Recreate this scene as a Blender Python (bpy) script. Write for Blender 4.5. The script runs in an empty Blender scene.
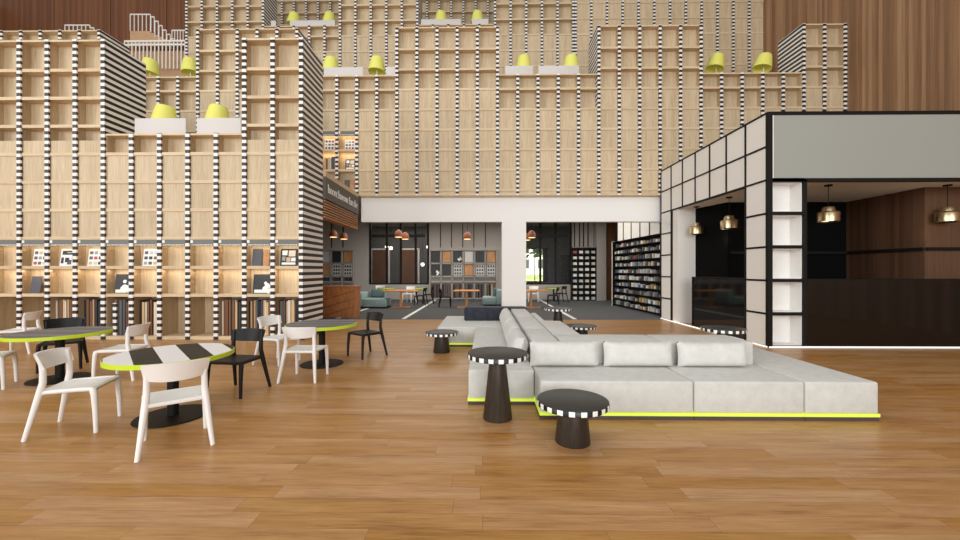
import bpy, bmesh, math, random
from mathutils import Vector, Matrix
random.seed(7)
C = bpy.context.scene.collection
PI = math.pi
H, F, TH = 1.7, 390.0, 0.0139          # camera height, focal length in pixels, slight yaw
CT, ST = math.cos(TH), math.sin(TH)

# ---------------------------------------------------------------- geometry helpers
def at(x, y, z=0.0):
    """world XY of the photo point (x, y) known to be at height z"""
    d = (H - z) * F / (y - 270.0)
    xc = (x - 480.0) / F * d
    return (xc * CT - d * ST, xc * ST + d * CT)
def on(x, Y, y=270.0):
    """world X, Z of the photo point (x, y) on the plane Y"""
    t = (x - 480.0) / F
    d = Y / (CT + t * ST)
    return (t * d * CT - d * ST, H + (270.0 - y) / F * d)

class MB:
    def __init__(s): s.bm = bmesh.new()
    def _tag(s, before, mi, smooth):
        for f in s.bm.faces:
            if f.index == -1 or f not in before:
                f.material_index = mi; f.smooth = smooth
    def box(s, x0, x1, y0, y1, z0, z1, mi=0, r=0.0, seg=2, rot=None):
        bm = bmesh.new()
        vs = [bm.verts.new((x, y, z)) for x in (x0, x1) for y in (y0, y1) for z in (z0, z1)]
        for q in ((0,1,3,2),(4,6,7,5),(0,4,5,1),(2,3,7,6),(0,2,6,4),(1,5,7,3)):
            bm.faces.new([vs[i] for i in q])
        if r > 0:
            bmesh.ops.bevel(bm, geom=bm.edges[:], offset=r, segments=seg, profile=0.5, affect='EDGES')
        s._merge(bm, mi, r > 0, rot); return s
    def _merge(s, bm, mi, smooth, rot=None):
        bmesh.ops.recalc_face_normals(bm, faces=bm.faces[:])
        for f in bm.faces: f.material_index = mi; f.smooth = smooth
        if rot is not None: bmesh.ops.transform(bm, matrix=rot, verts=bm.verts[:])
        me = bpy.data.meshes.new('tmp'); bm.to_mesh(me); bm.free()
        # keep material indices: from_mesh appends
        s.bm.from_mesh(me); bpy.data.meshes.remove(me)
    def prism(s, pts, z0, z1, mi=0, smooth=False, rot=None):
        bm = bmesh.new()
        a = [bm.verts.new((p[0], p[1], z0)) for p in pts]; b = [bm.verts.new((p[0], p[1], z1)) for p in pts]
        n = len(pts)
        bm.faces.new(a[::-1]); bm.faces.new(b)
        for i in range(n): bm.faces.new((a[i], a[(i+1) % n], b[(i+1) % n], b[i]))
        s._merge(bm, mi, smooth, rot); return s
    def lathe(s, prof, seg=32, mi=0, smooth=True, c=(0,0,0), cap=True, rot=None):
        bm = bmesh.new(); rings = []
        for r, z in prof:
            rings.append([bm.verts.new((c[0]+r*math.cos(2*PI*k/seg), c[1]+r*math.sin(2*PI*k/seg), c[2]+z)) for k in range(seg)])
        for a, b in zip(rings, rings[1:]):
            for k in range(seg): bm.faces.new((a[k], a[(k+1)%seg], b[(k+1)%seg], b[k]))
        if cap:
            bm.faces.new(rings[0][::-1]); bm.faces.new(rings[-1])
        s._merge(bm, mi, smooth, rot); return s
    def tube(s, path, rad, seg=10, mi=0, flat=1.0):
        bm = bmesh.new(); P = [Vector(p) for p in path]; rings = []
        R = rad if isinstance(rad, (list, tuple)) else [rad]*len(P)
        for i, p in enumerate(P):
            t = (P[min(i+1, len(P)-1)] - P[max(i-1, 0)]).normalized()
            ref = Vector((0,0,1)) if abs(t.z) < .8 else Vector((0,1,0))
            u = t.cross(ref).normalized(); v = u.cross(t).normalized()
            rings.append([bm.verts.new(p + u*R[i]*math.cos(2*PI*k/seg) + v*R[i]*flat*math.sin(2*PI*k/seg)) for k in range(seg)])
        for a, b in zip(rings, rings[1:]):
            for k in range(seg): bm.faces.new((a[k], a[(k+1)%seg], b[(k+1)%seg], b[k]))
        bm.faces.new(rings[0][::-1]); bm.faces.new(rings[-1])
        s._merge(bm, mi, True); return s
    def sphere(s, c, r, mi=0, sc=(1,1,1), sub=3):
        bm = bmesh.new(); bmesh.ops.create_icosphere(bm, subdivisions=sub, radius=r)
        m = Matrix.Translation(c) @ Matrix.Diagonal((sc[0], sc[1], sc[2], 1))
        s._merge(bm, mi, True, m); return s
    def grid_solid(s, fn_a, fn_b, nu, nv, mi=0):
        """closed shell between two surfaces fn(u, v), u and v in 0..1"""
        bm = bmesh.new()
        A = [[bm.verts.new(fn_a(i/nu, j/nv)) for j in range(nv+1)] for i in range(nu+1)]
        B = [[bm.verts.new(fn_b(i/nu, j/nv)) for j in range(nv+1)] for i in range(nu+1)]
        for i in range(nu):
            for j in range(nv):
                bm.faces.new((A[i][j], A[i+1][j], A[i+1][j+1], A[i][j+1]))
                bm.faces.new((B[i][j], B[i][j+1], B[i+1][j+1], B[i+1][j]))
        rim = [(i,0) for i in range(nu)] + [(nu,j) for j in range(nv)] + [(i,nv) for i in range(nu,0,-1)] + [(0,j) for j in range(nv,0,-1)]
        for k in range(len(rim)):
            p, q = rim[k], rim[(k+1) % len(rim)]
            bm.faces.new((A[p[0]][p[1]], B[p[0]][p[1]], B[q[0]][q[1]], A[q[0]][q[1]]))
        bmesh.ops.remove_doubles(bm, verts=bm.verts[:], dist=1e-5)
        s._merge(bm, mi, True); return s
    def build(s, name, mats, parent=None, loc=None, rotz=0.0, auto=True):
        me = bpy.data.meshes.new(name); s.bm.to_mesh(me); s.bm.free()
        for m in (mats if isinstance(mats, (list, tuple)) else [mats]): me.materials.append(m)
        if auto:
            try: me.set_sharp_from_angle(angle=math.radians(50))
            except Exception: pass
        o = bpy.data.objects.new(name, me); C.objects.link(o)
        if parent is not None: o.parent = parent
        if loc is not None: o.location = loc
        o.rotation_euler[2] = rotz
        return o

def tag(o, label=None, cat=None, group=None, kind=None):
    if label: o['label'] = label
    if cat: o['category'] = cat
    if group: o['group'] = group
    if kind: o['kind'] = kind
    return o
def thing(name, label, cat, loc=(0,0,0), rotz=0.0, group=None):
    o = bpy.data.objects.new(name, None); C.objects.link(o)
    o.location = loc; o.rotation_euler = (0, 0, rotz); o.empty_display_size = .1
    return tag(o, label, cat, group)
def struct(o): o['kind'] = 'structure'; return o
KIDS = {}
def copy_tree(o, parent=None):
    c = o.copy(); C.objects.link(c)
    if parent is not None: c.parent = parent
    for ch in [k for k in bpy.data.objects if k.parent == o]: copy_tree(ch, c)
    return c
def place(o, loc, rotz, label, group=None, cat=None):
    o.location = loc; o.rotation_euler[2] = rotz; o['label'] = label
    if group: o['group'] = group
    if cat: o['category'] = cat
    return o

# ---------------------------------------------------------------- materials
def lin(c):
    return tuple(((v/255.)/12.92 if v/255. <= .04045 else ((v/255.+.055)/1.055)**2.4) for v in c) + (1.0,)
def newmat(name):
    m = bpy.data.materials.new(name); m.use_nodes = True
    nt = m.node_tree; b = nt.nodes['Principled BSDF']
    return m, nt, b
def plain(name, rgb, rough=.5, metal=0.0, spec=.5, emit=None, es=0.0, coat=0.0):
    m, nt, b = newmat(name)
    b.inputs['Base Color'].default_value = lin(rgb); b.inputs['Roughness'].default_value = rough
    b.inputs['Metallic'].default_value = metal; b.inputs['Specular IOR Level'].default_value = spec
    if coat: b.inputs['Coat Weight'].default_value = coat
    if emit: b.inputs['Emission Color'].default_value = lin(emit); b.inputs['Emission Strength'].default_value = es
    return m
def node(nt, t, **kw):
    n = nt.nodes.new(t)
    for k, v in kw.items(): setattr(n, k, v)
    return n
def math_n(nt, op, a, b=None, c=None):
    n = nt.nodes.new('ShaderNodeMath'); n.operation = op
    for i, v in enumerate((a, b, c)):
        if v is None: continue
        if isinstance(v, (int, float)): n.inputs[i].default_value = v
        else: nt.links.new(v, n.inputs[i])
    return n.outputs[0]
def pos(nt):
    g = nt.nodes.new('ShaderNodeNewGeometry'); sp = nt.nodes.new('ShaderNodeSeparateXYZ')
    nt.links.new(g.outputs['Position'], sp.inputs[0]); return g.outputs['Position'], sp.outputs
def objpos(nt):
    g = nt.nodes.new('ShaderNodeTexCoord'); sp = nt.nodes.new('ShaderNodeSeparateXYZ')
    nt.links.new(g.outputs['Object'], sp.inputs[0]); return g.outputs['Object'], sp.outputs
def noise(nt, vec, scale, detail=3.0, rough=.55):
    mp = nt.nodes.new('ShaderNodeMapping'); nt.links.new(vec, mp.inputs['Vector'])
    mp.inputs['Scale'].default_value = scale
    n = nt.nodes.new('ShaderNodeTexNoise'); nt.links.new(mp.outputs[0], n.inputs['Vector'])
    n.inputs['Scale'].default_value = 1.0; n.inputs['Detail'].default_value = detail; n.inputs['Roughness'].default_value = rough
    return n.outputs['Fac']
def ramp(nt, fac, stops):
    r = nt.nodes.new('ShaderNodeValToRGB'); nt.links.new(fac, r.inputs[0])
    e = r.color_ramp.elements
    while len(e) < len(stops): e.new(.5)
    for i, (p, c) in enumerate(stops): e[i].position = p; e[i].color = lin(c)
    return r.outputs[0]
def mixc(nt, fac, a, b, mode='MIX'):
    n = nt.nodes.new('ShaderNodeMix'); n.data_type = 'RGBA'; n.blend_type = mode
    for v, s in ((fac, n.inputs[0]), (a, n.inputs[6]), (b, n.inputs[7])):
        if isinstance(v, (int, float)): s.default_value = v
        elif isinstance(v, tuple): s.default_value = v
        else: nt.links.new(v, s)
    return n.outputs[2]
def wood(name, light, dark, scale, rough=.5, rand=.12):
    m, nt, b = newmat(name)
    p, s = pos(nt)
    f1 = noise(nt, p, scale, 4.0, .65); f2 = noise(nt, p, tuple(v*.16 for v in scale), 2.0)
    f = math_n(nt, 'ADD', math_n(nt, 'MULTIPLY', f1, .65), math_n(nt, 'MULTIPLY', f2, .35))
    col = ramp(nt, f, [(.33, dark), (.62, light)])
    oi = nt.nodes.new('ShaderNodeObjectInfo')
    v = math_n(nt, 'ADD', math_n(nt, 'MULTIPLY', oi.outputs['Random'], rand), 1.0 - rand/2)
    vv = nt.nodes.new('ShaderNodeHueSaturation'); nt.links.new(col, vv.inputs['Color']); nt.links.new(v, vv.inputs['Value'])
    nt.links.new(vv.outputs[0], b.inputs['Base Color'])
    b.inputs['Roughness'].default_value = rough; b.inputs['Specular IOR Level'].default_value = .35
    return m
def walnut(name, axis, cols=((126, 93, 66), (156, 118, 86), (184, 145, 108))):
    m, nt, b = newmat(name)
    p, s = pos(nt)
    k = math_n(nt, 'FLOOR', math_n(nt, 'MULTIPLY', s[axis], 9.0))
    wn = nt.nodes.new('ShaderNodeTexWhiteNoise'); wn.noise_dimensions = '1D'; nt.links.new(k, wn.inputs['W'])
    sc = (30, 30, .6)
    f1 = noise(nt, p, sc, 4.0, .6)
    f = math_n(nt, 'ADD', math_n(nt, 'MULTIPLY', f1, .6), math_n(nt, 'MULTIPLY', wn.outputs['Value'], .4))
    nt.links.new(ramp(nt, f, [(.25, cols[0]), (.5, cols[1]), (.8, cols[2])]), b.inputs['Base Color'])
    b.inputs['Roughness'].default_value = .5; b.inputs['Specular IOR Level'].default_value = .3
    return m
def stripes(name, period=.157, rough=.45):
    m, nt, b = newmat(name)
    p, s = pos(nt)
    f = math_n(nt, 'FRACT', math_n(nt, 'DIVIDE', s[2], period))
    g = math_n(nt, 'GREATER_THAN', f, .5)
    nt.links.new(mixc(nt, g, lin((24, 22, 20)), lin((240, 232, 224))), b.inputs['Base Color'])
    b.inputs['Roughness'].default_value = rough
    return m
def planks(name):
    m, nt, b = newmat(name)
    p, s = pos(nt)
    W, L = .17, 1.55
    r = math_n(nt, 'DIVIDE', s[1], W); row = math_n(nt, 'FLOOR', r); fr = math_n(nt, 'FRACT', r)
    w1 = nt.nodes.new('ShaderNodeTexWhiteNoise'); w1.noise_dimensions = '1D'; nt.links.new(row, w1.inputs['W'])
    xx = math_n(nt, 'ADD', math_n(nt, 'DIVIDE', s[0], L), math_n(nt, 'MULTIPLY', w1.outputs['Value'], 7.3))
    col = math_n(nt, 'FLOOR', xx); fx = math_n(nt, 'FRACT', xx)
    cb = nt.nodes.new('ShaderNodeCombineXYZ'); nt.links.new(row, cb.inputs[0]); nt.links.new(col, cb.inputs[1])
    w2 = nt.nodes.new('ShaderNodeTexWhiteNoise'); w2.noise_dimensions = '2D'; nt.links.new(cb.outputs[0], w2.inputs['Vector'])
    rnd = w2.outputs['Value']
    # grain, shifted per plank
    off = nt.nodes.new('ShaderNodeCombineXYZ')
    nt.links.new(math_n(nt, 'MULTIPLY', rnd, 37.0), off.inputs[0]); nt.links.new(math_n(nt, 'MULTIPLY', rnd, 91.0), off.inputs[1])
    va = nt.nodes.new('ShaderNodeVectorMath'); va.operation = 'ADD'; nt.links.new(p, va.inputs[0]); nt.links.new(off.outputs[0], va.inputs[1])
    g1 = noise(nt, va.outputs[0], (3.0, 60, 1), 6.0, .75)
    g2 = noise(nt, va.outputs[0], (.9, 9, 1), 3.0, .6)
    g = math_n(nt, 'ADD', math_n(nt, 'MULTIPLY', g1, .55), math_n(nt, 'MULTIPLY', g2, .45))
    c = ramp(nt, g, [(.32, (132, 88, 44)), (.48, (178, 128, 73)), (.7, (204, 157, 100))])
    hv = nt.nodes.new('ShaderNodeHueSaturation'); nt.links.new(c, hv.inputs['Color'])
    nt.links.new(math_n(nt, 'ADD', math_n(nt, 'MULTIPLY', rnd, .16), .90), hv.inputs['Value'])
    nt.links.new(math_n(nt, 'ADD', math_n(nt, 'MULTIPLY', rnd, -.16), 1.06), hv.inputs['Saturation'])
    e1 = math_n(nt, 'LESS_THAN', fr, .018); e2 = math_n(nt, 'LESS_THAN', fx, .0022)
    e = math_n(nt, 'MULTIPLY', math_n(nt, 'MAXIMUM', e1, e2), .55)
    nt.links.new(mixc(nt, e, hv.outputs[0], lin((88, 52, 28))), b.inputs['Base Color'])
    nt.links.new(math_n(nt, 'ADD', math_n(nt, 'MULTIPLY', g1, .2), .24), b.inputs['Roughness'])
    b.inputs['Specular IOR Level'].default_value = .35
    return m
def fabric(name, rgb, var=8, rough=.9, scale=90):
    m, nt, b = newmat(name)
    p, s = pos(nt)
    f = math_n(nt, 'ADD', math_n(nt, 'MULTIPLY', noise(nt, p, (scale, scale, scale), 3.0), .4), math_n(nt, 'MULTIPLY', noise(nt, p, (9, 9, 9), 3.0), .6))
    lo = tuple(max(0, v-var) for v in rgb); hi = tuple(min(255, v+var) for v in rgb)
    nt.links.new(ramp(nt, f, [(.35, lo), (.65, hi)]), b.inputs['Base Color'])
    b.inputs['Roughness'].default_value = rough; b.inputs['Specular IOR Level'].default_value = .15
    b.inputs['Sheen Weight'].default_value = .1
    return m
def table_stripes(name, ang, a, bcol, width, offset, frac=.5):
    m, nt, b = newmat(name)
    p, s = objpos(nt)
    u = math_n(nt, 'ADD', math_n(nt, 'MULTIPLY', s[0], math.cos(ang)), math_n(nt, 'MULTIPLY', s[1], math.sin(ang)))
    f = math_n(nt, 'FRACT', math_n(nt, 'DIVIDE', math_n(nt, 'SUBTRACT', u, offset), width))
    g = math_n(nt, 'LESS_THAN', f, frac)
    nt.links.new(mixc(nt, g, lin(a), lin(bcol)), b.inputs['Base Color'])
    b.inputs['Roughness'].default_value = .5; b.inputs['Specular IOR Level'].default_value = .2
    return m
def rim_checks(name, n=20):
    m, nt, b = newmat(name)
    p, s = objpos(nt)
    a = math_n(nt, 'ARCTAN2', s[1], s[0])
    f = math_n(nt, 'FRACT', math_n(nt, 'MULTIPLY', math_n(nt, 'ADD', a, PI), n/(2*PI)))
    g = math_n(nt, 'LESS_THAN', f, .5)
    nt.links.new(mixc(nt, g, lin((20, 19, 18)), lin((238, 234, 228))), b.inputs['Base Color'])
    b.inputs['Roughness'].default_value = .4
    return m
def translucent(name, rgb, alpha):
    m, nt, b = newmat(name)
    b.inputs['Base Color'].default_value = lin(rgb); b.inputs['Roughness'].default_value = .5
    b.inputs['Alpha'].default_value = alpha
    return m
def glass(name, tint, alpha, rough=.05):
    m, nt, b = newmat(name)
    t = nt.nodes.new('ShaderNodeBsdfTransparent'); t.inputs[0].default_value = tint
    g = nt.nodes.new('ShaderNodeBsdfGlossy'); g.inputs['Roughness'].default_value = rough
    mx = nt.nodes.new('ShaderNodeMixShader'); mx.inputs[0].default_value = alpha
    nt.links.new(t.outputs[0], mx.inputs[1]); nt.links.new(g.outputs[0], mx.inputs[2])
    nt.links.new(mx.outputs[0], nt.nodes['Material Output'].inputs['Surface'])
    return m
def emitm(name, rgb, s):
    m, nt, b = newmat(name)
    e = nt.nodes.new('ShaderNodeEmission'); e.inputs[0].default_value = lin(rgb); e.inputs[1].default_value = s
    nt.links.new(e.outputs[0], nt.nodes['Material Output'].inputs['Surface'])
    return m

M = dict(
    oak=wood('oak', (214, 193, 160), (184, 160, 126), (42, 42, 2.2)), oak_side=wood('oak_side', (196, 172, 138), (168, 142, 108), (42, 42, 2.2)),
    oak_edge=wood('oak_edge', (222, 200, 166), (200, 172, 134), (3, 40, 40)),
    stripe=stripes('stripe'),
    floor=planks('oak_planks'),
    carpet=fabric('carpet', (66, 65, 64), 5, .95, 60),
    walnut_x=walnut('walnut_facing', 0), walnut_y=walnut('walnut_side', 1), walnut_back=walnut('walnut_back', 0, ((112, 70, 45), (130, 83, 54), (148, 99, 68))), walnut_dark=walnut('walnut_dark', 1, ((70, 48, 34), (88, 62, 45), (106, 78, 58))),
    white=plain('white_paint', (240, 237, 232), .6), line=plain('floor_line', (226, 224, 220), .6),
    chair_white=plain('white_plastic', (236, 231, 226), .4), chair_black=plain('black_plastic', (26, 24, 23), .5, spec=.25),
    black=plain('black_paint', (24, 21, 19), .55, spec=.2), matte_black=plain('matte_black', (9, 9, 9), .8, spec=.1),
    gloss_black=plain('black_gloss', (14, 12, 11), .06, spec=.6),
    tile=plain('warm_white_panel', (240, 235, 227), .5), grey_panel=plain('grey_panel', (158, 160, 152), .35),
    sofa=fabric('grey_fabric', (200, 198, 191), 7), pillow=fabric('pale_fabric', (208, 206, 199), 7),
    navy=fabric('navy_fabric', (50, 51, 60), 9, .95, 40), teal=fabric('teal_fabric', (140, 160, 158), 6),
    teal_dark=fabric('teal_cushion', (92, 112, 114), 6),
    lime=plain('lime_edge', (196, 218, 40), .4), lime_led=plain('lime_led', (204, 220, 84), .4, emit=(208, 236, 70), es=.40),
    plinth=plain('plinth', (74, 60, 52), .6),
    stool_top=plain('stool_top', (46, 44, 41), .45),
    stool_base=wood('stool_base', (62, 54, 46), (36, 31, 27), (20, 20, 2), .4),
    rim=rim_checks('rim_checks'),
    grey_strip=plain('grey_strip', (112, 112, 104), .5), caption=plain('caption', (238, 236, 230), .5),
    sign=plain('sign_grey', (92, 88, 80), .55), slat=wood('slat_wood', (200, 148, 98), (160, 108, 66), (30, 3, 30)),
    wall_grey=plain('wall_grey', (168, 162, 156), .8), dark_wall=plain('dark_wall', (92, 90, 88), .8),
    slot=plain('slot_dark', (40, 39, 38), .8),
    lamp=plain('lamp_yellow', (226, 222, 108), .5, emit=(226, 222, 108), es=.06), stem=plain('lamp_stem', (240, 236, 226), .4),
    acrylic=translucent('white_acrylic', (226, 220, 216), .78),
    brass=plain('brass', (208, 188, 150), .3, 1.0), copper=plain('copper', (122, 66, 40), .5, .2),
    warm_glow=emitm('warm_glow', (255, 205, 140), 2.5), globe=emitm('globe_glow', (255, 240, 215), 9.0),
    base_glow=emitm('base_glow', (255, 250, 242), 1.3),
    orange_wood=wood('orange_wood', (214, 150, 88), (184, 118, 62), (3, 20, 20)),
    door_wood=wood('door_wood', (128, 84, 52), (100, 62, 38), (20, 20, 1.5)),
    counter_wood=wood('counter_wood', (186, 124, 74), (146, 92, 52), (16, 16, 6)),
    dark_glass=glass('partition_glass', (.80, .80, .80, 1), .02, .6), clear=glass('clear_glass', (.92, .94, .94, 1), .01, .6),
    stair=wood('stair_wood', (206, 168, 130), (180, 140, 102), (3, 20, 20)), rail=plain('white_rail', (240, 232, 222), .5),
    lawn=fabric('lawn', (150, 160, 100), 14, .95, 30), leaf=fabric('leaf', (62, 78, 42), 26, .9, 5), bark=plain('bark', (80, 62, 48), .9),
    t_bw=table_stripes('bw_stripes', PI/4, (236, 230, 226), (34, 30, 27), .45, .085),
    t_grey=table_stripes('grey_stripes', PI/2, (104, 99, 99), (150, 147, 146), .31, .05, .22),
    t_grey2=table_stripes('grey_plain', PI/2, (110, 105, 105), (132, 128, 127), .4, .02, .3),
    foil=plain('steel_grey', (150, 150, 150), .5),
)
SW = {'black': plain('swatch_black', (24, 24, 26), .5), 'white': plain('swatch_white', (236, 234, 228), .5), 'grey': plain('swatch_grey', (150, 148, 146), .5),
      'brown': plain('swatch_brown', (112, 74, 46), .5), 'red': plain('swatch_red', (176, 70, 44), .5), 'tan': plain('swatch_tan', (206, 172, 128), .5),
      'beige': plain('swatch_beige', (220, 206, 186), .5), 'charcoal': plain('swatch_charcoal', (74, 72, 80), .5), 'yellow': plain('swatch_yellow', (200, 160, 70), .5),
      'blue': plain('swatch_blue', (90, 120, 150), .5), 'pale grey': plain('swatch_pale', (196, 194, 190), .5), 'dark grey': plain('swatch_dgrey', (88, 86, 84), .5)}

# ---------------------------------------------------------------- shell
SC = 1.0377
XR = 12.6                                 # right wall
Y0, Y1, Y2, Y3 = 9.43, 13.78, 17.85, 22.8  # fronts of the four rows of bookcases
P = .687
def U(z): return H + (z-H)*SC
def sbox(name, b, mat, **kw): return struct(MB().box(*b, **kw).build(name, mat))
sbox('floor', (-30, XR, -6, 13.36, -.1, 0), M['floor'])
sbox('floor_carpet', (-30, XR, 13.36, 26, -.1, 0), M['carpet'])
for i, (xa, ya, yb) in enumerate(((-5.2, 13.6, 18.5), (-2.85, 13.5, 22.3), (3.1, 13.5, 22.3))):
    tag(MB().box(xa-.07, xa+.07, ya, yb, 0, .004).build('floor_stripe', M['line']),
        ('white line on the dark carpet beside the teal sofa', 'white line on the dark carpet running past the wooden tables', 'white line on the dark carpet right of the white pillar')[i], 'floor marking', kind='structure')
sbox('wall_right', (XR, XR+.2, -6, 26, -.1, 18), M['walnut_y'])
sbox('wall_left', (-30.2, -30, -6, 26, -.1, 18), M['walnut_y'])
w = MB()
for i in range(12):
    xa = -30 + 3.5*i
    w.box(xa+.02, min(xa+3.48, XR), 23.6, 23.8, 4.6, 20)
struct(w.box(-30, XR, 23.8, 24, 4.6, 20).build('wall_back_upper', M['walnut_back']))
sbox('ceiling', (-14, XR, 14.0, 26.5, 4.55, 4.75), M['wall_grey'])
sbox('wall_fascia', (-4.45, XR, 13.92, 14.2, 3.42, U(4.24)), M['white'])
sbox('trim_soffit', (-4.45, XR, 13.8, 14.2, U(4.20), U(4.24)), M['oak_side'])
xa, xb = on(502, 13.95)[0], on(526, 13.95)[0]
sbox('pillar', (xa, xb, 13.92, 14.4, 0, 3.42), M['white'])
# floors above the bookcases (hidden mostly)
sbox('slab_mezzanine', (-30, -4.62, 10.6, 13.74, 4.0, 4.36), M['white'])

# ---------------------------------------------------------------- bookcases
def bookcase(label, X0, n, Yf, ztop, zbot, zk, is_open, depth=1.14, tower=True, cell=.23, strip_rows=None, bottom=None, half=None, p=P, lining=True):
    """zk: shelf heights below the top; is_open(row, col). A tower has uprights and striped sides at both ends; a low case sits between towers."""
    t = thing('bookcase', label, 'bookcase', (X0, Yf, zbot), 0, 'oak grid bookcases')
    lv = [ztop] + [z for z in zk if zbot + .03 < z < ztop - .1]
    def L(z): return z - zbot
    W_ = n*p; e = 0 if tower else .052
    zb2 = bottom if bottom else zbot
    cb = MB().box(e+.002, W_-e-.002, cell, depth, L(zb2), L(ztop)-.01)
    if bottom: cb.box(e+.002, W_-e-.002, .55, depth, 0, L(bottom))
    cb.build('back_panel', M['oak'], t)
    if tower:
        for (x0, x1) in ((-.05, .0), (W_, W_+.05)):
            MB().box(x0, x1, .0, depth, 0, L(ztop)).build('side_panel', M['stripe'], t)
    if not tower and lining:
        for x0 in (e, W_-e-.02):
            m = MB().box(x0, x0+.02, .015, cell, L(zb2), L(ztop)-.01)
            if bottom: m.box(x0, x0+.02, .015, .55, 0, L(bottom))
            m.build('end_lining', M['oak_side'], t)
    up = None
    for k in range(0 if tower else 1, n+1 if tower else n):
        if up is None:
            u = MB(); u.box(-.05, .05, -.025, .012, 0, L(ztop), 0)
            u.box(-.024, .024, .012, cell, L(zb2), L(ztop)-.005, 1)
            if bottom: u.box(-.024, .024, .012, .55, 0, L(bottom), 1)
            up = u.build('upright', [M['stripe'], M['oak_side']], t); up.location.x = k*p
        else:
            c = up.copy(); C.objects.link(c); c.parent = t; c.location.x = k*p
    for z in lv + [zbot + .05]:
        dp = cell if (not bottom or z >= bottom) else .55
        MB().box(e, W_-e, 0, dp, L(z)-.045 if z > zbot+.06 else .0, L(z)+.03 if z != ztop else L(z)).build('shelf', M['oak_edge'], t)
    rows = lv + [zbot]
    pc = {}
    for r in range(len(rows)-1):
        for c in range(n):
            if is_open(r, c): continue
            za, zb = L(rows[r+1])+.03, L(rows[r])-.045
            if half and r == half[0]: zb = za + half[1]
            key = round(zb-za, 3)
            if key not in pc:
                pc[key] = MB().box(-p/2+.056, p/2-.056, .022, .042, 0, zb-za).build('panel', M['oak'], t)
                o = pc[key]
            else:
                o = pc[key].copy(); C.objects.link(o); o.parent = t
            o.location = ((c+.5)*p, 0, za)
    if strip_rows:
        src = None
        z, cols = strip_rows
        for c in cols:
            if src is None:
                src = MB().box(-p/2+.05, p/2-.05, -.005, .03, -.2, -.05).build('label_strip', M['grey_strip'], t)
                MB().box(-p/2+.07, -p/2+.13, -.012, -.004, -.13, -.06).build('icon', M['caption'], src)
                cp = MB(); x = -p/2+.1
                while x < p/2-.1:
                    wd = random.choice((.012, .02, .03)); cp.box(x, x+wd, -.011, -.004, -.19, -.165); x += wd+.014
                cp.build('caption', M['caption'], src)
                o = src
            else:
                o = copy_tree(src, t)
            o.location = ((c+.5)*p, 0, L(z))
    return t

G0 = [7.3 - .687*k for k in range(1, 7)] + [2.49, 1.77, 1.09]
XA = on(103.5, Y0)[0]            # right edge of the left tower
P0 = .697
XB = XA + 5*P0; XC = XB + 2*P0
def op0(r, c): return r <= 2 or r >= 6
# left tower
bookcase('tall oak grid bookcase tower at the left edge, four open rows on top', XA-6*P0, 6, Y0, 7.35, 0, G0,
         lambda r, c: r <= 2 or r >= 7, bottom=1.09, p=P0, strip_rows=(2.49, range(6)), half=(3, .3))
bookcase('low oak bookcase between the two front towers, white screens and lamps on its top', XA, 5, Y0, 5.04, 0, G0,
         lambda r, c: r == 0 or r >= 4, tower=False, bottom=1.09, p=P0, strip_rows=(2.49, range(5)))
bookcase('oak grid bookcase tower two cells wide with striped side, beside the hanging sign', XB, 2, Y0, 7.35, 0, G0,
         lambda r, c: r <= 2 or r >= 7, bottom=1.09, p=P0, strip_rows=(2.49, range(2)), half=(3, .3))

# second row
P1 = P*SC
G1 = [U(9.93 - .687*k) for k in range(1, 9)]
XK = on(497.5, Y1)[0]
def X1k(k): return XK + k*P1
zb1 = U(4.24)
def opt(n): return lambda r, c: r < n
def optl(n, cols): return lambda r, c: r < n or (c in cols and r >= n + (1 if n == 3 else 1) )
bookcase('second-row oak tower rising behind the left front tower', X1k(-25), 5, Y1, U(9.99), 4.3, G1, opt(3), p=P1)
bookcase('second-row low oak bookcase with two lamps, behind the left tower beside the staircase', X1k(-20), 5, Y1, U(8.36), 4.3, G1, lambda r, c: r < 2 or r >= 3, tower=False, p=P1, strip_rows=(G1[4], range(5)))
bookcase('second-row oak tower behind the two cell wide striped tower', X1k(-15), 5, Y1, U(9.99), 4.3, G1, lambda r, c: r < 3 or r >= 5, p=P1, strip_rows=(G1[4], range(5)))
bookcase('second-row low oak bookcase above the hanging sign, with lit shelves', X1k(-10), 5, Y1, U(8.36), zb1, G1, lambda r, c: r < 2 or (r >= 3 and c < 3), tower=False, p=P1, strip_rows=(G1[4], range(3)))
bookcase('central second-row oak tower above the white beam', X1k(-5), 5, Y1, U(9.99), zb1, G1, opt(3), p=P1)
bookcase('second-row low oak bookcase right of centre, with two screened lamps', X1k(0), 5, Y1, U(8.36), zb1, G1, opt(2), tower=False, p=P1, lining=False)
bookcase('second-row oak tower above the far end of the tiled kiosk', X1k(5), 5, Y1, U(9.99), zb1, G1, opt(3), p=P1)
bookcase('second-row low oak bookcase with two unscreened tilted lamps, above the kiosk', X1k(10), 5, Y1, U(8.36), zb1, G1, opt(2), tower=False, p=P1)
bookcase('narrow oak tower against the brown wall above the kiosk', X1k(15), 2, Y1, U(9.99), zb1, G1, opt(3), p=P1)

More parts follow.
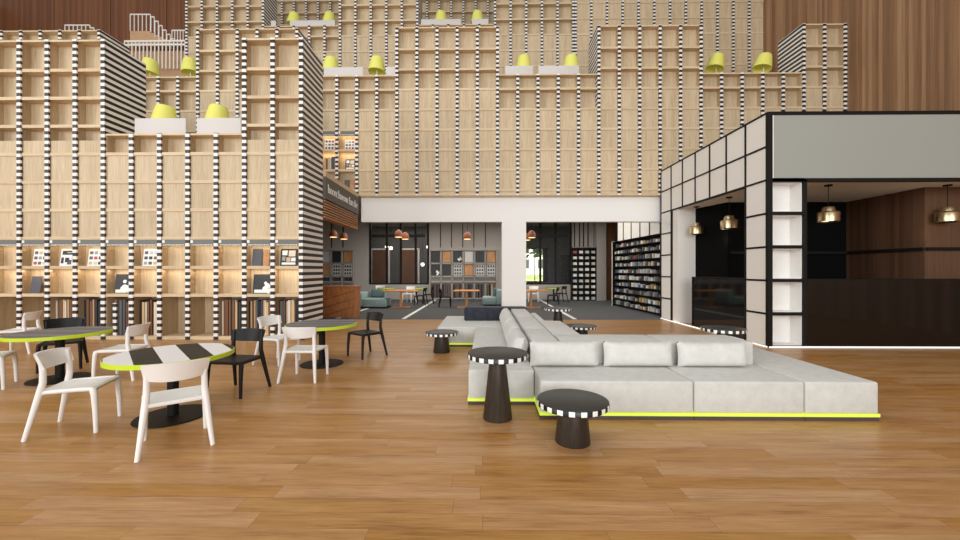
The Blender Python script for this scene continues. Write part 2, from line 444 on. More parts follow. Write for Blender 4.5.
# third row
G2 = [U(12.76 + .687*k) for k in (2, 1, 0, -1, -2, -3, -4, -5, -6)]
XQ = on(495, Y2)[0]
def X2k(k): return XQ + k*P1
u0 = X2k(-20)
def op2(r, c): return r <= 3
bookcase('third-row oak tower beside the staircase, running out of the top of view', X2k(-20), 5, Y2, U(14.9), 8.0, G2, op2, p=P1)
bookcase('third-row low oak bookcase left of centre with a long screen and two lamps', X2k(-15), 5, Y2, U(12.55), 8.0, G2, opt(2), tower=False, p=P1)
bookcase('third-row oak tower between the two upper lamp terraces', X2k(-10), 5, Y2, U(14.9), 8.0, G2, op2, p=P1)
bookcase('third-row low oak bookcase with two lamps near the top centre', X2k(-5), 5, Y2, U(12.55), 8.0, G2, opt(2), tower=False, p=P1)
bookcase('third-row oak tower with open cells right of the upper lamp terrace', X2k(0), 5, Y2, U(14.9), 8.0, G2, op2, p=P1)
bookcase('widest third-row oak bookcase with closed fronts against the brown wall', X2k(5)+.11, 12, Y2, U(14.9), 8.0, G2, lambda r, c: False, p=P1)
XL = on(500, Y3)[0]
bookcase('farthest oak grid bookcase seen above the upper lamp terraces', XL-21*P1, 21, Y3, U(18.36), U(13.0), [U(18.36-.687*k) for k in range(1, 8)], lambda r, c: True, depth=.6, p=P1)

# ---------------------------------------------------------------- lamps and screens on the terraces
def make_lamp():
    t = thing('table_lamp', 'x', 'lamp')
    MB().lathe([(.14, 0), (.14, .015), (.02, .025)], 24).build('base', M['stem'], t)
    MB().tube([(0,0,.02), (0,0,.75)], .016).build('stem', M['stem'], t)
    sh = MB().lathe([(.30, .42), (.278, .54), (.245, .72), (.212, .87), (.195, .905), (.17, .92), (.10, .926), (.02, .928), (.02, .918), (.10, .916), (.16, .908), (.185, .893), (.202, .86), (.235, .71), (.268, .53), (.29, .42), (.30, .42)], 32, cap=False)
    s = sh.build('shade', M['lamp'], t)
    return t
lamp0 = make_lamp(); lamp_used = [0]
LG = 'yellow shaded lamps on the bookcase tops'
def lamp(x, Yf, ztop, label, tilt=0.0, dy=.62):
    o = lamp0 if not lamp_used[0] else copy_tree(lamp0)
    lamp_used[0] = 1
    X, _ = on(x, Yf+dy)
    place(o, (X, Yf+dy, ztop), 0, label, LG)
    if Yf > 12: o.scale = (SC, SC, SC)
    for k in bpy.data.objects:
        if k.parent == o and k.name.startswith('shade') and tilt:
            k.rotation_euler = (0, tilt, 0); k.location = (-.66*math.sin(tilt), 0, .66*(1-math.cos(tilt)))
    return o
lamp(165, Y0, 5.04, 'yellow lamp behind the left white screen on the low front bookcase', .08)
lamp(218, Y0, 5.04, 'yellow lamp behind the right white screen beside the striped front tower', .08)
lamp(150, Y1, U(8.36), 'yellow lamp partly hidden by the striped left tower, below the stair railing', .1)
lamp(190.5, Y1, U(8.36), 'yellow lamp on slim white stem beside the end of the stair railing', -.05)
lamp(331, Y1, U(8.36), 'yellow lamp behind the white screen just right of the striped front tower', .05)
lamp(377, Y1, U(8.36), 'yellow lamp with visible stem between two white screens above the hanging sign', .05)
lamp(523.5, Y1, U(8.36), 'yellow lamp behind the shorter white screen right of the central tower', .04)
lamp(571, Y1, U(8.36), 'yellow lamp at the right end of the longer white screen right of the central tower', .04)
lamp(716, Y1, U(8.36), 'tilted yellow lamp without screen, left of the pair above the kiosk', .24)
lamp(763.5, Y1, U(8.36), 'tilted yellow lamp without screen, beside the striped narrow tower', .26)
lamp(294, Y2, U(12.55), 'small yellow lamp at the left end of the long upper screen', .1)
lamp(329.5, Y2, U(12.55), 'small yellow lamp at the right end of the long upper screen', .06)
lamp(441, Y2, U(12.55), 'small yellow lamp behind the left upper centre screen', .04)
lamp(477.5, Y2, U(12.55), 'small yellow lamp behind the small upper centre screen', .03)
def screen(x0, x1, Yf, ztop, h, label):
    a, b = on(x0, Yf+.1)[0], on(x1, Yf+.1)[0]
    t = thing('privacy_screen', label, 'screen', ((a+b)/2, Yf+.1, ztop), 0, 'white screens on the bookcase tops')
    w = (b-a)/2
    MB().box(-w, w, -.012, .012, .012, h, r=.004).build('sheet', M['acrylic'], t)
    MB().box(-w, w, -.03, .03, 0, .014).build('foot_rail', M['acrylic'], t)
screen(135, 186, Y0, 5.04, .41, 'left white translucent screen on the low front bookcase')
screen(197, 241, Y0, 5.04, .41, 'white translucent screen beside the front tower, right of the pair')
screen(324, 363, Y1, U(8.36), .34, 'white translucent screen just right of the striped front tower')
screen(386, 396, Y1, U(8.36), .34, 'very short white screen against the central oak tower')
screen(505, 533, Y1, U(8.36), .34, 'shorter white screen right of the central oak tower')
screen(538.5, 579, Y1, U(8.36), .34, 'longer white screen right of centre, its lamp at the right end')
screen(290, 335, Y2, U(12.55), .30, 'long white screen on the upper left terrace')
screen(271, 276, Y2, U(12.55), .30, 'tiny white screen at the left end of the upper left terrace')
screen(421, 461, Y2, U(12.55), .30, 'white screen left on the upper centre terrace')
screen(472, 488.5, Y2, U(12.55), .30, 'small white screen right on the upper centre terrace')

# ---------------------------------------------------------------- sample boards in the bookcases
def on_shelf(x, Y, z, w, h, lean=.12):
    """matrix for a board of height h leaning back, bottom edge at (x, Y, z)"""
    return Matrix.Translation((x, Y, z)) @ Matrix.Rotation(-lean, 4, 'X')
def sample_board(x, Yf, z, w, h, label, kind, seed=1):
    rnd = random.Random(seed)
    t = thing('sample_board', label, 'sample board', (x, Yf+.07, z+.002), 0, 'boards displayed on the lit shelves')
    t.rotation_euler = (-.13, 0, 0)
    bm = {'grid': SW['white'], 'art': SW['white'], 'dark': SW['charcoal'], 'framed': SW['black'], 'photo': SW['black'], 'wood': M['slat'], 'slate': SW['dark grey']}[kind]
    MB().box(-w/2, w/2, 0, .012, 0, h).build('backing', bm, t)
    def sw(x0, x1, z0, z1, c): MB().box(x0, x1, -.006, .001, z0, z1).build('swatch', SW[c], t)
    if kind == 'grid':
        for r in range(3):
            for c in range(3):
                cx, cz = (-.31+.31*c)*w, (.16+.31*r)*h
                sw(cx-.105*w, cx+.105*w, cz-.085*h, cz+.085*h, rnd.choice(['black','grey','brown','red','tan','pale grey','black','charcoal']))
    elif kind == 'art':
        sw(-.38*w, .40*w, .66*h, .9*h, 'black'); sw(-.05*w, .36*w, .76*h, .81*h, 'white')
        sw(-.42*w, -.25*w, .15*h, .5*h, 'black'); sw(-.15*w, .12*w, .22*h, .48*h, 'black'); sw(.02*w, .3*w, .08*h, .36*h, 'charcoal'); sw(.3*w, .38*w, .4*h, .56*h, 'grey')
    elif kind == 'framed':
        for (a, b, c, d, e) in ((-.4,-.1,.62,.9,'white'), (-.02,.38,.55,.9,'beige'), (-.4,-.2,.3,.55,'grey'), (-.14,.1,.24,.5,'tan'), (.14,.4,.26,.48,'white'), (-.4,.4,.07,.2,'white')):
            sw(a*w, b*w, c*h, d*h, e)
    elif kind == 'photo':
        m = MB()
        for k in range(7):
            a = rnd.uniform(0, 2*PI)
            m.sphere((rnd.uniform(-.05, .36)*w, -.002, rnd.uniform(.1, .62)*h), rnd.uniform(.08, .16)*h, 0, (1, .02, 1), 2)
        m.box(-.42*w, .2*w, -.006, .001, .04*h, .2*h)
        m.build('print', SW['white'], t)
    return t
ZA, ZB = 1.80, 1.12
def cx0(x): return on(x, Y0)[0]
SB = [(38, ZA, .36, .46, 'grid', 'white board of colour swatches, first from the left on the upper lit shelf'),
      (65.5, ZA, .36, .46, 'art', 'white board with black abstract shapes on the upper lit shelf'),
      (94, ZA, .38, .46, 'grid', 'white swatch board right of the black and white one, upper lit shelf'),
      (149.5, ZA, .38, .46, 'grid', 'white swatch board of dark tiles alone below the white screens, upper lit shelf'),
      (33.5, ZB, .25, .46, 'dark', 'plain charcoal tile leaning on the lower lit shelf at far left'),
      (122, ZB, .44, .52, 'photo', 'black and white photo board behind the front tables, lower lit shelf'),
      (257, ZA, .24, .46, 'dark', 'plain charcoal tile on the upper lit shelf of the two cell wide tower'),
      (266, ZA, .15, .44, 'wood', 'small wood tile next to the charcoal tile on the upper lit shelf'),
      (289, ZA, .42, .46, 'framed', 'black framed sample board beside the striped tower side'),
      (263, ZB, .50, .52, 'photo', 'black and white photo board low on the two cell wide tower')]
for i, (x, z, w_, h_, k, l) in enumerate(SB): sample_board(cx0(x)-.05, Y0, z, w_, h_*.92, l, k, i+3)
def c1(x): return on(x, Y1)[0]
sample_board(c1(328.5), Y1, G1[5]+.03, .36, .40, 'swatch board on the top lit shelf above the sign, against the striped tower', 'grid', 21)
sample_board(c1(349), Y1, G1[5]+.03, .36, .36, 'swatch board on the top lit shelf above the sign, at the right', 'grid', 22)
sample_board(c1(349.5), Y1, G1[6]+.03, .36, .38, 'black framed sample board on the second lit shelf above the sign', 'framed', 23)
sample_board(c1(330.5), Y1, G1[7]+.03, .36, .40, 'white swatch board on the third shelf above the sign', 'grid', 24)
sample_board(c1(346), Y1, G1[7]+.03, .19, .36, 'dark grey tile on the third shelf above the sign', 'slate', 25)
sample_board(c1(351.5), Y1, G1[7]+.03, .18, .36, 'wood tile on the third shelf above the sign', 'wood', 26)

SLAB = {}
def slab(x, y, z, th, dp, h, col, label, group):
    k = (round(th, 3), round(h, 3), round(dp, 2), col)
    if k not in SLAB:
        SLAB[k] = MB().box(-th/2, th/2, 0, dp, 0, h).build('sample_slab', SW[col]); o = SLAB[k]
    else:
        o = SLAB[k].copy(); C.objects.link(o)
    o.location = (x, y, z)
    return tag(o, label, 'sample slab', group)
ORD = ['first', 'second', 'third', 'fourth', 'fifth', 'sixth', 'seventh', 'eighth', 'ninth', 'tenth', 'eleventh', 'twelfth', 'thirteenth', 'fourteenth', 'fifteenth', 'sixteenth', 'seventeenth', 'eighteenth', 'nineteenth', 'twentieth']
PAL = ['tan', 'brown', 'beige', 'charcoal', 'black', 'brown', 'tan', 'brown', 'tan', 'black', 'brown', 'dark grey']
bays = [(52.5, 71, 'behind the white chair back at far left'), (82, 99.5, 'left of the black and white photo board'), (113, 128.5, 'under the black and white photo board'),
        (137, 148, 'right of the black and white photo board'), (221, 241, 'left of the two cell wide tower'), (248.5, 269, 'in the left half of the two cell wide tower'), (278, 297, 'beside the striped tower side')]
for bi, (xa, xb, where) in enumerate(bays):
    x = cx0(xa)-.05; xe = cx0(xb); k = 0; rnd = random.Random(40+bi)
    while x < xe and k < 14:
        th = rnd.choice((.022, .028, .034, .045, .06)); col = PAL[(k*5 + bi*3 + rnd.randint(0, 2)) % len(PAL)]
        slab(x+th/2, Y0+.09+rnd.uniform(0, .03), .085, th, .36, rnd.choice((.85, .87, .88, .82)), col,
             f'tall {col} sample slab, {ORD[k]} from the left in the bottom bay {where}', 'upright sample slabs in the bottom bays')
        x += th + rnd.choice((.004, .01, .018)); k += 1
# two single tall items in those bays
tag(MB().box(-.045, .045, -.004, .3, 0, .80).build('sample_slab', M['stripe'], None, (cx0(113.5)-.05, Y0+.08, .085)), 'striped black and white sample slab in the bottom bay under the photo board', 'sample slab', 'upright sample slabs in the bottom bays')
slab(cx0(153.5), Y0+.1, .085, .16, .3, .82, 'beige', 'widest beige slab, at the right end of the bottom bay behind the white chair', 'upright sample slabs in the bottom bays')
x = c1(324); k = 0
while k < 6:
    th = (.05, .04, .06, .05, .11, .03)[k]; col = ('tan', 'brown', 'tan', 'beige', 'charcoal', 'tan')[k]
    slab(x+th/2, Y1+.04, G1[6]+.03, th, .14, (.42, .40, .43, .41, .45, .36)[k], col, f'upright {col} slab, {ORD[k]} from the left on the second lit shelf above the sign', 'slabs on the shelf above the sign')
    x += th+.012; k += 1

# ---------------------------------------------------------------- hanging sign at the mezzanine edge
sg = thing('overhead_sign', 'dark grey overhead sign with pale lettering over a slatted wood band, at the mezzanine edge', 'sign', (-4.37, 10.6, 3.16))
sg.rotation_euler[2] = .036
LS = 3.12
MB().box(-.06, .0, 0, LS, 1.10, 1.23).build('cap_board', M['oak_edge'], sg)
MB().box(-.06, .0, 0, LS, .49, 1.10).build('fascia_panel', M['sign'], sg)
sl = MB()
for i in range(6): sl.box(-.06, -.02, 0, LS, .05+i*.074, .05+i*.074+.036)
sl.box(-.3, -.02, 0, LS, -.02, .02)
sl.build('slat_band', M['slat'], sg)
MB().box(-.3, -.065, 0, LS, .0, .49).build('backing', M['slot'], sg)
cu = bpy.data.curves.new('lettering', 'FONT'); cu.body = 'boont.havonn fian.the'; cu.size = .36; cu.extrude = .008; cu.offset = -.004; cu.align_x = 'CENTER'
cu.materials.append(M['caption'])
tmp = bpy.data.objects.new('lettering', cu); C.objects.link(tmp); bpy.context.view_layer.update()
lm = bpy.data.meshes.new_from_object(tmp.evaluated_get(bpy.context.evaluated_depsgraph_get())); bpy.data.objects.remove(tmp)
lt = bpy.data.objects.new('lettering', lm); C.objects.link(lt); lt.parent = sg
lt.rotation_euler = (PI/2, 0, PI/2); lt.location = (.006, LS*.5, .68); wd_ = max(v.co.x for v in lm.vertices)-min(v.co.x for v in lm.vertices); lt.scale = (2.75/wd_, 1.0, 1)

# ---------------------------------------------------------------- staircase up at the left
YS = 18.2
st = thing('staircase', 'pale wood staircase with white baluster railings high at the upper left', 'staircase', (0, 0, 0))
def sx(x, y, Y=YS): return on(x, Y, y)
xa, zt = sx(128, 48); xb, zb = sx(188, 78)
MB().box(xa-1.5, xb, YS, YS+.2, zb-.6, zt-.15).build('landing_wall', M['stair'], st)
def railing(pts, Y, hh, step, nm='railing'):
    m = MB()
    for (a, b) in zip(pts, pts[1:]):
        m.tube([(a[0], Y, a[1]), (b[0], Y, b[1])], .035, 6)
        n = max(1, int(round((b[0]-a[0])/step)))
        for i in range(n+1):
            f = i/n; x = a[0]+(b[0]-a[0])*f; z = a[1]+(b[1]-a[1])*f
            m.tube([(x, Y, z-hh), (x, Y, z)], .022, 6)
    return m.build(nm, M['rail'], st)
m = MB(); z1 = sx(128, 43.6)[1]; z2 = sx(128, 47.3)[1]; z3 = sx(128, 71)[1]
for z in (z1, z2): m.box(xa, xb, YS-.2, YS-.14, z-.04, z+.04)
n = 16
for i in range(n+1):
    x = xa+(xb-xa)*i/n; m.box(x-.022, x+.022, YS-.19, YS-.15, z3, z1)
m.build('railing', M['rail'], st)
YT = YS+.5
pts = []
xs = [130, 150] + [152.5+4.1*i for i in range(6)]
prof = [(on(130, YT, 31)), (on(150.5, YT, 31))]
fl = MB()
bm_pts = [on(130, YT, 46), on(130, YT, 31), on(150, YT, 31)]
for i in range(6):
    x = 150+4*i; y = 31+2.0*(i+1); bm_pts += [on(x, YT, y), on(x+4, YT, y)]
bm_pts += [on(188, YT, 46)]
rotm = Matrix(((1,0,0,0),(0,0,-1,YT+1.2),(0,1,0,0),(0,0,0,1)))
fl.prism([(p[0], p[1]) for p in bm_pts], 0, 1.2, rot=rotm)
fl.build('flight', M['stair'], st)
stp = [on(130.3, YT, 14.5), on(150.5, YT, 14.5)]
railing(stp, YT, on(130, YT, 14.5)[1]-on(130, YT, 31)[1], .2)
for i in range(6):
    x = 151+4*i; y = 17+4.4*i
    a = on(x, YT, y); b = on(x+3.4, YT, y)
    railing([a, b], YT, 16.5/F*YT*.95 if i < 4 else .5, .16, 'railing')
railing([on(172, YT-.1, 30.5), on(186, YT-.1, 30.5)], YT-.1, .55, .15)
railing([on(65, YS, 25.3), on(90, YS, 25.3)], YS, .3, .2)
railing([on(90, YS, 28), on(94, YS, 28)], YS, .2, .2)

# ---------------------------------------------------------------- kiosk
A = Vector((6.205, 8.64)); B = Vector((6.155, 13.735))
kz = .736; KT = kz*7
kk = thing('kiosk', 'black framed kiosk clad in white square panels, with grey header and counter openings', 'kiosk', (A.x, A.y, 0))
ang = math.atan2((B-A).y, (B-A).x)                  # direction along the side face
LK = (B-A).length; tw = LK/7
RK = Matrix.Rotation(ang, 4, 'Z')                   # local x along the face (near to far), local y points outwards (-X side)
def kb(m, u0, u1, z0, z1, d0, d1, mi=0, r=0): m.box(u0, u1, d0, d1, z0, z1, mi, r, rot=RK)
fr = MB()
bw = .026
for i in range(8):
    u = i*tw
    hb_ = 0 if i in (0, 1, 6, 7) else 5*kz
    kb(fr, u-bw, u+bw, hb_, KT, -.05, .02) if i else kb(fr, -.02, .06, 0, KT, -.08, .02)
for j in range(8):
    z = j*kz
    if j in (5, 6, 7): kb(fr, 0, LK, z-bw*.8, z+bw*.8, -.05, .02)
    else:
        kb(fr, 0, tw, max(z-bw*.8, .03), z+bw*.8, -.05, .02); kb(fr, 6*tw, LK, max(z-bw*.8, .03), z+bw*.8, -.05, .02)
xe = XR - A.x - .01
fr.box(.02, xe, -.01, .06, KT-.06, KT+.02); fr.box(.02, xe, -.01, .06, 5*kz-.05, 5*kz+.03)
xn0, xn1 = on(771.8, 8.64)[0]-A.x, on(804, 8.64)[0]-A.x
fr.box(0, xn0, -.012, .08, .03, KT); fr.box(xn1, xn1+.06, -.01, .08, .03, 5*kz)
for j in range(0, 6): fr.box(xn0, xn1, -.01, .06, max(.03, j*kz-.035), j*kz+.035)
fr.build('frame', M['black'], kk)
pn = None
for i in range(7):
    for j in range(7):
        if j < 5 and i not in (0, 6): continue
        if pn is None:
            m = MB(); kb(m, 0, tw-2*bw, 0, kz-2*bw*.8, -.04, .005); pn = m.build('panel', M['tile'], kk); o = pn
        else: o = pn.copy(); C.objects.link(o); o.parent = kk
        v = RK @ Vector((i*tw+bw, 0, 0)); o.location = (v.x, v.y, j*kz+bw*.8)
MB().box(xn0+.04, xe, 0, .05, 5*kz+.03, KT-.06).build('header_panel', M['grey_panel'], kk)
MB().box(xn0, xn0+.04, -.004, .05, 5*kz+.03, KT-.06).build('header_trim', M['white'], kk)
nc = None
for j in range(5):
    if nc is None:
        m = MB(); a, b, z0, z1 = xn0, xn1, .035, kz-.035
        m.box(a, b, .38, .40, z0, z1); m.box(a, a+.015, .06, .38, z0, z1); m.box(b-.015, b, .06, .38, z0, z1); m.box(a, b, .06, .38, z0, z0+.015); m.box(a, b, .06, .38, z1-.015, z1)
        nc = m.build('niche', M['white'], kk); o = nc
    else: o = nc.copy(); C.objects.link(o); o.parent = kk
    o.location.z = j*kz
MB().prism([(.03, .06), (xe, .06), (xe, B.y-A.y), (B.x-A.x+.05, B.y-A.y)], KT-.08, KT).build('roof', M['black'], kk)
CZ = 3.67
MB().prism([(.03, .08), (xe, .08), (xe, B.y-A.y), (B.x-A.x+.05, B.y-A.y)], CZ+.0, CZ+.06).build('kiosk_ceiling', M['white'], kk)
def W(x, y): return (x-A.x, y-A.y)
bw_ = MB()
p = [W(6.78, 12.64), W(6.80, 12.64), W(7.1, 11.5), W(10.5, 11.5), W(10.5, 11.42), W(7.04, 11.42)]
bw_.prism([W(6.74, 12.64), W(7.04, 11.44), W(7.12, 11.5), W(6.82, 12.7)], 0, CZ); bw_.prism([W(7.04, 11.44), W(10.5, 11.44), W(10.5, 11.56), W(7.1, 11.56)], 0, CZ)
bw_.build('black_back_wall', M['matte_black'], kk)
MB().prism([W(6.18, 12.62), W(6.76, 12.62), W(6.76, 12.95), W(6.18, 12.95)], 0, CZ).build('end_wall', M['tile'], kk)
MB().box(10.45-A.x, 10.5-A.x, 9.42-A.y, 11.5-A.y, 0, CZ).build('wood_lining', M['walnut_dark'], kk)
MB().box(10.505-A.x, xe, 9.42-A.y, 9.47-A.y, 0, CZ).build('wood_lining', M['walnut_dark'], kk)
m = MB(); m.box(7.1-A.x, 10.45-A.x, 11.36-A.y, 11.44-A.y, 2.16, 2.24); m.box(10.39-A.x, 10.45-A.x, 9.42-A.y, 11.4-A.y, 2.16, 2.24); m.box(10.46-A.x, xe, 9.38-A.y, 9.42-A.y, 2.16, 2.24)
m.build('wall_ledge', M['black'], kk)
m = MB(); kb(m, 0, LK, 0, .028, .0, .03); m.box(0, xe, -.03, 0, 0, .028); m.build('base_light', M['base_glow'], kk)
ct = thing('bar_counter', 'black gloss bar counter wrapping the front and side openings of the kiosk', 'counter', (A.x, A.y, 0))
MB().box(xn1+.06, xe, .01, .5, .03, 1.48).build('front_panel', M['gloss_black'], ct)
m = MB(); kb(m, tw, tw+2.36, .03, 1.49, -.4, -.01); m.build('side_panel', M['gloss_black'], ct)
m = MB(); kb(m, tw, tw+2.38, .03, 1.50, -.03, .004); kb(m, tw, tw+2.38, 1.47, 1.5, -.42, .004); m2 = m
m3 = MB(); kb(m3, tw+2.34, tw+2.38, .03, 1.5, -.42, .006); kb(m3, tw, tw+2.38, 1.475, 1.5, -.42, .006); m3.box(xn1+.06, xe, 0, .52, 1.48, 1.5)
m3.build('edge_trim', M['black'], ct); m2.bm.free()

def brass_pendant(x, y, zc, label):
    t = thing('pendant_lamp', label, 'pendant lamp', (x, y, zc), 0, 'brass pendant lamps in the kiosk')
    MB().lathe([(.075, -.03), (.08, -.02), (.08, 0)], 24).build('canopy', M['black'], t)
    MB().tube([(0,0,-.03), (0,0,-.50)], .008, 6).build('cord', M['black'], t)
    MB().lathe([(.0, -.86), (.18, -.86), (.205, -.85), (.21, -.66), (.195, -.63), (.13, -.61), (.12, -.54), (.10, -.51), (.0, -.50)], 32, cap=False).build('body', M['brass'], t)
    MB().lathe([(.13, -.872), (.15, -.862), (.15, -.855)], 24).build('rim', M['black'], t)
def pp(x, y, z): a = at(x, y, z); return a
for (x, y, lab) in ((828.4, 184.9, 'brass pendant lamp left in the wide kiosk front opening'), (947.5, 184.9, 'brass pendant lamp right in the kiosk front opening, before the wood wall')):
    a = at(x, y, CZ); brass_pendant(a[0], a[1], CZ, lab)
brass_pendant(6.55, 12.2, CZ, 'brass pendant lamp at the far end of the kiosk side opening')
brass_pendant(6.58, 10.62, CZ, 'nearer brass pendant lamp in the kiosk side opening')

# ---------------------------------------------------------------- sofa
sf = thing('modular_sofa', 'large pale grey modular sofa with low platforms and glowing lime base strip', 'sofa', (0, 0, 0))
Z0, ZS, ZBK = .08, .44, .74
segs = {'seat_cushion': [(.62, 2.36, 4.44, 5.8), (2.36, 3.60, 4.44, 5.8), (3.60, 4.425, 4.44, 6.42), (-.22, .62, 4.91, 8.62), (-1.07, .64, 8.62, 10.7), (1.02, 2.15, 5.8, 7.5)]}
for (a, b, c, d) in segs['seat_cushion']:
    MB().box(a+.004, b-.004, c, d-.004, Z0, ZS, r=.026, seg=3).build('seat_cushion', M['sofa'], sf)
pl = MB(); ld = MB()
for (a, b, c, d) in segs['seat_cushion']:
    pl.box(a+.004, b-.004, c+.004, d-.004, 0, .05); pl.box(a+.05, b-.05, c+.05, d-.05, .05, .38); ld.box(a-.004, b+.004, c-.004, d+.004, .048, .083)
pl.build('plinth', M['plinth'], sf); ld.build('light_strip', M['lime_led'], sf)
for (a, b) in ((.62, 1.0), (1.02, 2.38), (2.38, 3.58)):
    if a > .7: MB().box(a+.004, b-.004, 5.24, 5.86, ZS-.01, ZBK, r=.03, seg=3).build('backrest', M['sofa'], sf)
for (c, d) in ((5.24, 6.45), (6.45, 8.1), (8.1, 9.72)):
    MB().box(.63, 1.0, c+.003, d-.003, ZS-.01, ZBK, r=.025, seg=3).build('backrest', M['sofa'], sf)
MB().box(1.02, 1.45, 5.87, 7.5, ZS-.01, .73, r=.03, seg=3).build('backrest', M['sofa'], sf)
MB().box(1.02, 1.16, 7.5, 8.9, .3, .73, r=.04, seg=3).build('backrest', M['sofa'], sf)
o = MB().box(-.53, 1.04, 9.66, 10.1, ZS-.01, .77, r=.05, seg=3).build('backrest', M['navy'], sf); o['label'] = 'dark navy backrest'

def bolster(cx, cy, w, h, t, rotz, lean, label, mat=None):
    m = MB()
    def side(sg):
        def fn(u, v):
            a, b = 2*u-1, 2*v-1
            prof = max(0.0, 1-abs(a)**7)**.6*max(0.0, 1-abs(b)**3.4)**.6
            pin = 1 - .025*(1-abs(b)**2)*abs(a)**3; bow = 1 - .05*(1-abs(a)**2)*0 - .05*(abs(a)**6 < 0)
            pz = 1 - .07*(1-abs(a)**4)*abs(b)**4*0
            return (a*w/2*pin, sg*t/2*prof, b*h/2*pz*(1-.04*abs(a)**6*0))
        return fn
    m.grid_solid(side(-1), side(1), 22, 12)
    o = m.build('bolster_pillow', mat or M['pillow'])
    o.location = (cx, cy, ZS + h/2*math.cos(lean) + .005); o.rotation_euler = (lean, 0, rotz)
    return tag(o, label, 'pillow', 'pale grey bolster pillows on the sofa')
bolster(1.03, 5.125, .90, .32, .21, 0, -.10, 'left pale bolster pillow on the front of the sofa, beside the tall black side table')
bolster(1.99, 5.125, .90, .32, .21, 0, -.10, 'middle pale bolster pillow on the front of the sofa')
bolster(2.95, 5.125, .90, .32, .21, 0, -.10, 'right pale bolster pillow on the front of the sofa, next to the open chaise end')
for i, (ya, yb, l) in enumerate(((5.30, 6.35, 'nearest pale bolster along the sofa aisle side, behind the tall black side table'), (6.35, 7.45, 'second bolster along the long sofa backrest'), (7.45, 8.55, 'third bolster along the long sofa backrest'), (8.55, 9.62, 'farthest bolster along the long sofa backrest, against the navy backrest'))):
    bolster(.47, (ya+yb)/2, yb-ya+.02, .345, .24, -PI/2, -.36, l)

# ---------------------------------------------------------------- side tables with checked rims
def side_table(x, y, z, label):
    tall = z > .6
    t = thing('side_table', label, 'side table', (x, y, 0), 0, 'black side tables with checkered rims')
    R = .35
    MB().lathe([(.345, z-.056), (R, z-.052), (R, z-.012), (.345, z-.006)], 64).build('rim', M['rim'], t)
    MB().lathe([(.346, z-.008), (.346, z-.002), (.343, z)], 64).build('table_top', M['stool_top'], t)
    r0, r1 = (.168, .09) if tall else (.172, .138)
    MB().lathe([(r0-.004, 0), (r0, .006), (r1, z-.056)], 48).build('pedestal', M['stool_base'], t)
a = at(572.6, 441.5); side_table(a[0], a[1], .42, 'short black side table in front of the sofa, nearest of all')
a = at(497.5, 417.0); side_table(a[0], a[1]-.03, .755, 'tall black side table at the left front corner of the sofa')
a = at(441.6, 352); side_table(a[0], a[1], .42, 'short black side table left of the sofa by the back platform')
a = at(558, 308, .73); side_table(a[0], a[1], .73, 'tall black side table behind the sofa before the carpet room')
a = at(581.3, 325.5, .42); side_table(a[0], a[1], .42, 'short black side table behind the sofa, on the wood floor')
side_table(4.12, 6.82, .70, 'tall black side table behind the sofa chaise, by the kiosk')

# ---------------------------------------------------------------- dining tables
def dining_table(x, y, top, label):
    t = thing('cafe_table', label, 'table', (x, y, 0), 0, 'round lime edged cafe tables')
    MB().lathe([(.595, .682), (.608, .686), (.608, .732), (.600, .737)], 72).build('table_edge', M['lime'], t)
    MB().lathe([(.600, .73), (.600, .7378)], 72).build('table_top', top, t)
    MB().tube([(0,0,.02), (0,0,.685)], .056, 20).build('column', M['black'], t)
    MB().lathe([(.365, 0), (.37, .006), (.365, .014), (.06, .02)], 48).build('base', M['black'], t)
    MB().lathe([(.18, .67), (.18, .684)], 24).build('mounting_plate', M['black'], t)
    return t
T1 = at(173, 416); T2 = at(60, 379); T3 = at(322, 364)
dining_table(T1[0], T1[1], M['t_bw'], 'round cafe table with broad black and white stripes and lime edge')
dining_table(T2[0], T2[1], M['t_grey2'], 'round grey cafe table with lime edge, farthest left')
T3o = dining_table(T3[0], T3[1], M['t_grey'], 'round grey striped cafe table with lime edge, near the striped tower side')

# ---------------------------------------------------------------- chairs
def make_chair(mat, cname):
    t = thing('cafe_chair', 'x', 'chair', (0,0,0), 0, cname)
    zs = .475
    def top(u, v):
        yy = -.215 + .47*v; hw = .205 + .04*v
        x = (2*u-1)*hw
        edge = max(abs(2*u-1)**8, abs(2*v-1)**10)
        return (x, yy, zs - .012*(1-abs(2*u-1)**2)*(1-(2*v-1)**2) - .008*edge)
    def bot(u, v):
        p = top(u, v); return (p[0]*.985, p[1], zs - .035)
    MB().grid_solid(bot, top, 14, 12).build('seat', mat, t)
    # side rails curving into the legs, front rail
    m = MB()
    for s in (-1, 1):
        m.tube([(s*.222, -.205, .44), (s*.224, -.15, .456), (s*.235, .1, .458), (s*.24, .215, .455)], [.024, .024, .024, .024], 8)
    m.tube([(-.238, .225, .455), (.238, .225, .455)], .02, 8); m.tube([(-.215, -.2, .455), (.215, -.2, .455)], .019, 8)
    m.build('seat_frame', mat, t)
    for s in (-1, 1):
        MB().tube([(s*.25, .255, 0), (s*.247, .25, .2), (s*.243, .238, .39), (s*.24, .228, .445), (s*.238, .215, .468)], [.020, .024, .029, .031, .024], 12).build('leg', mat, t)
        MB().tube([(s*.278, -.29, 0), (s*.252, -.245, .22), (s*.228, -.2, .44), (s*.218, -.178, .56), (s*.216, -.18, .67), (s*.222, -.20, .81)], [.020, .025, .031, .028, .026, .016], 12).build('leg', mat, t)
    # curved backrest
    def back(off):
        def fn(u, v):
            a = 2*u-1
            x = a*(.238 + .022*v)
            y0 = -.268 + .09*a*a + off
            lo = .665 + .022*abs(a)**3; hi = .842 - .012*abs(a)**5
            z = lo + (hi-lo)*v
            return (x, y0 - .045*(v-.3), z)
        return fn
    MB().grid_solid(back(-.014), back(.014), 20, 6).build('backrest', mat, t)
    return t
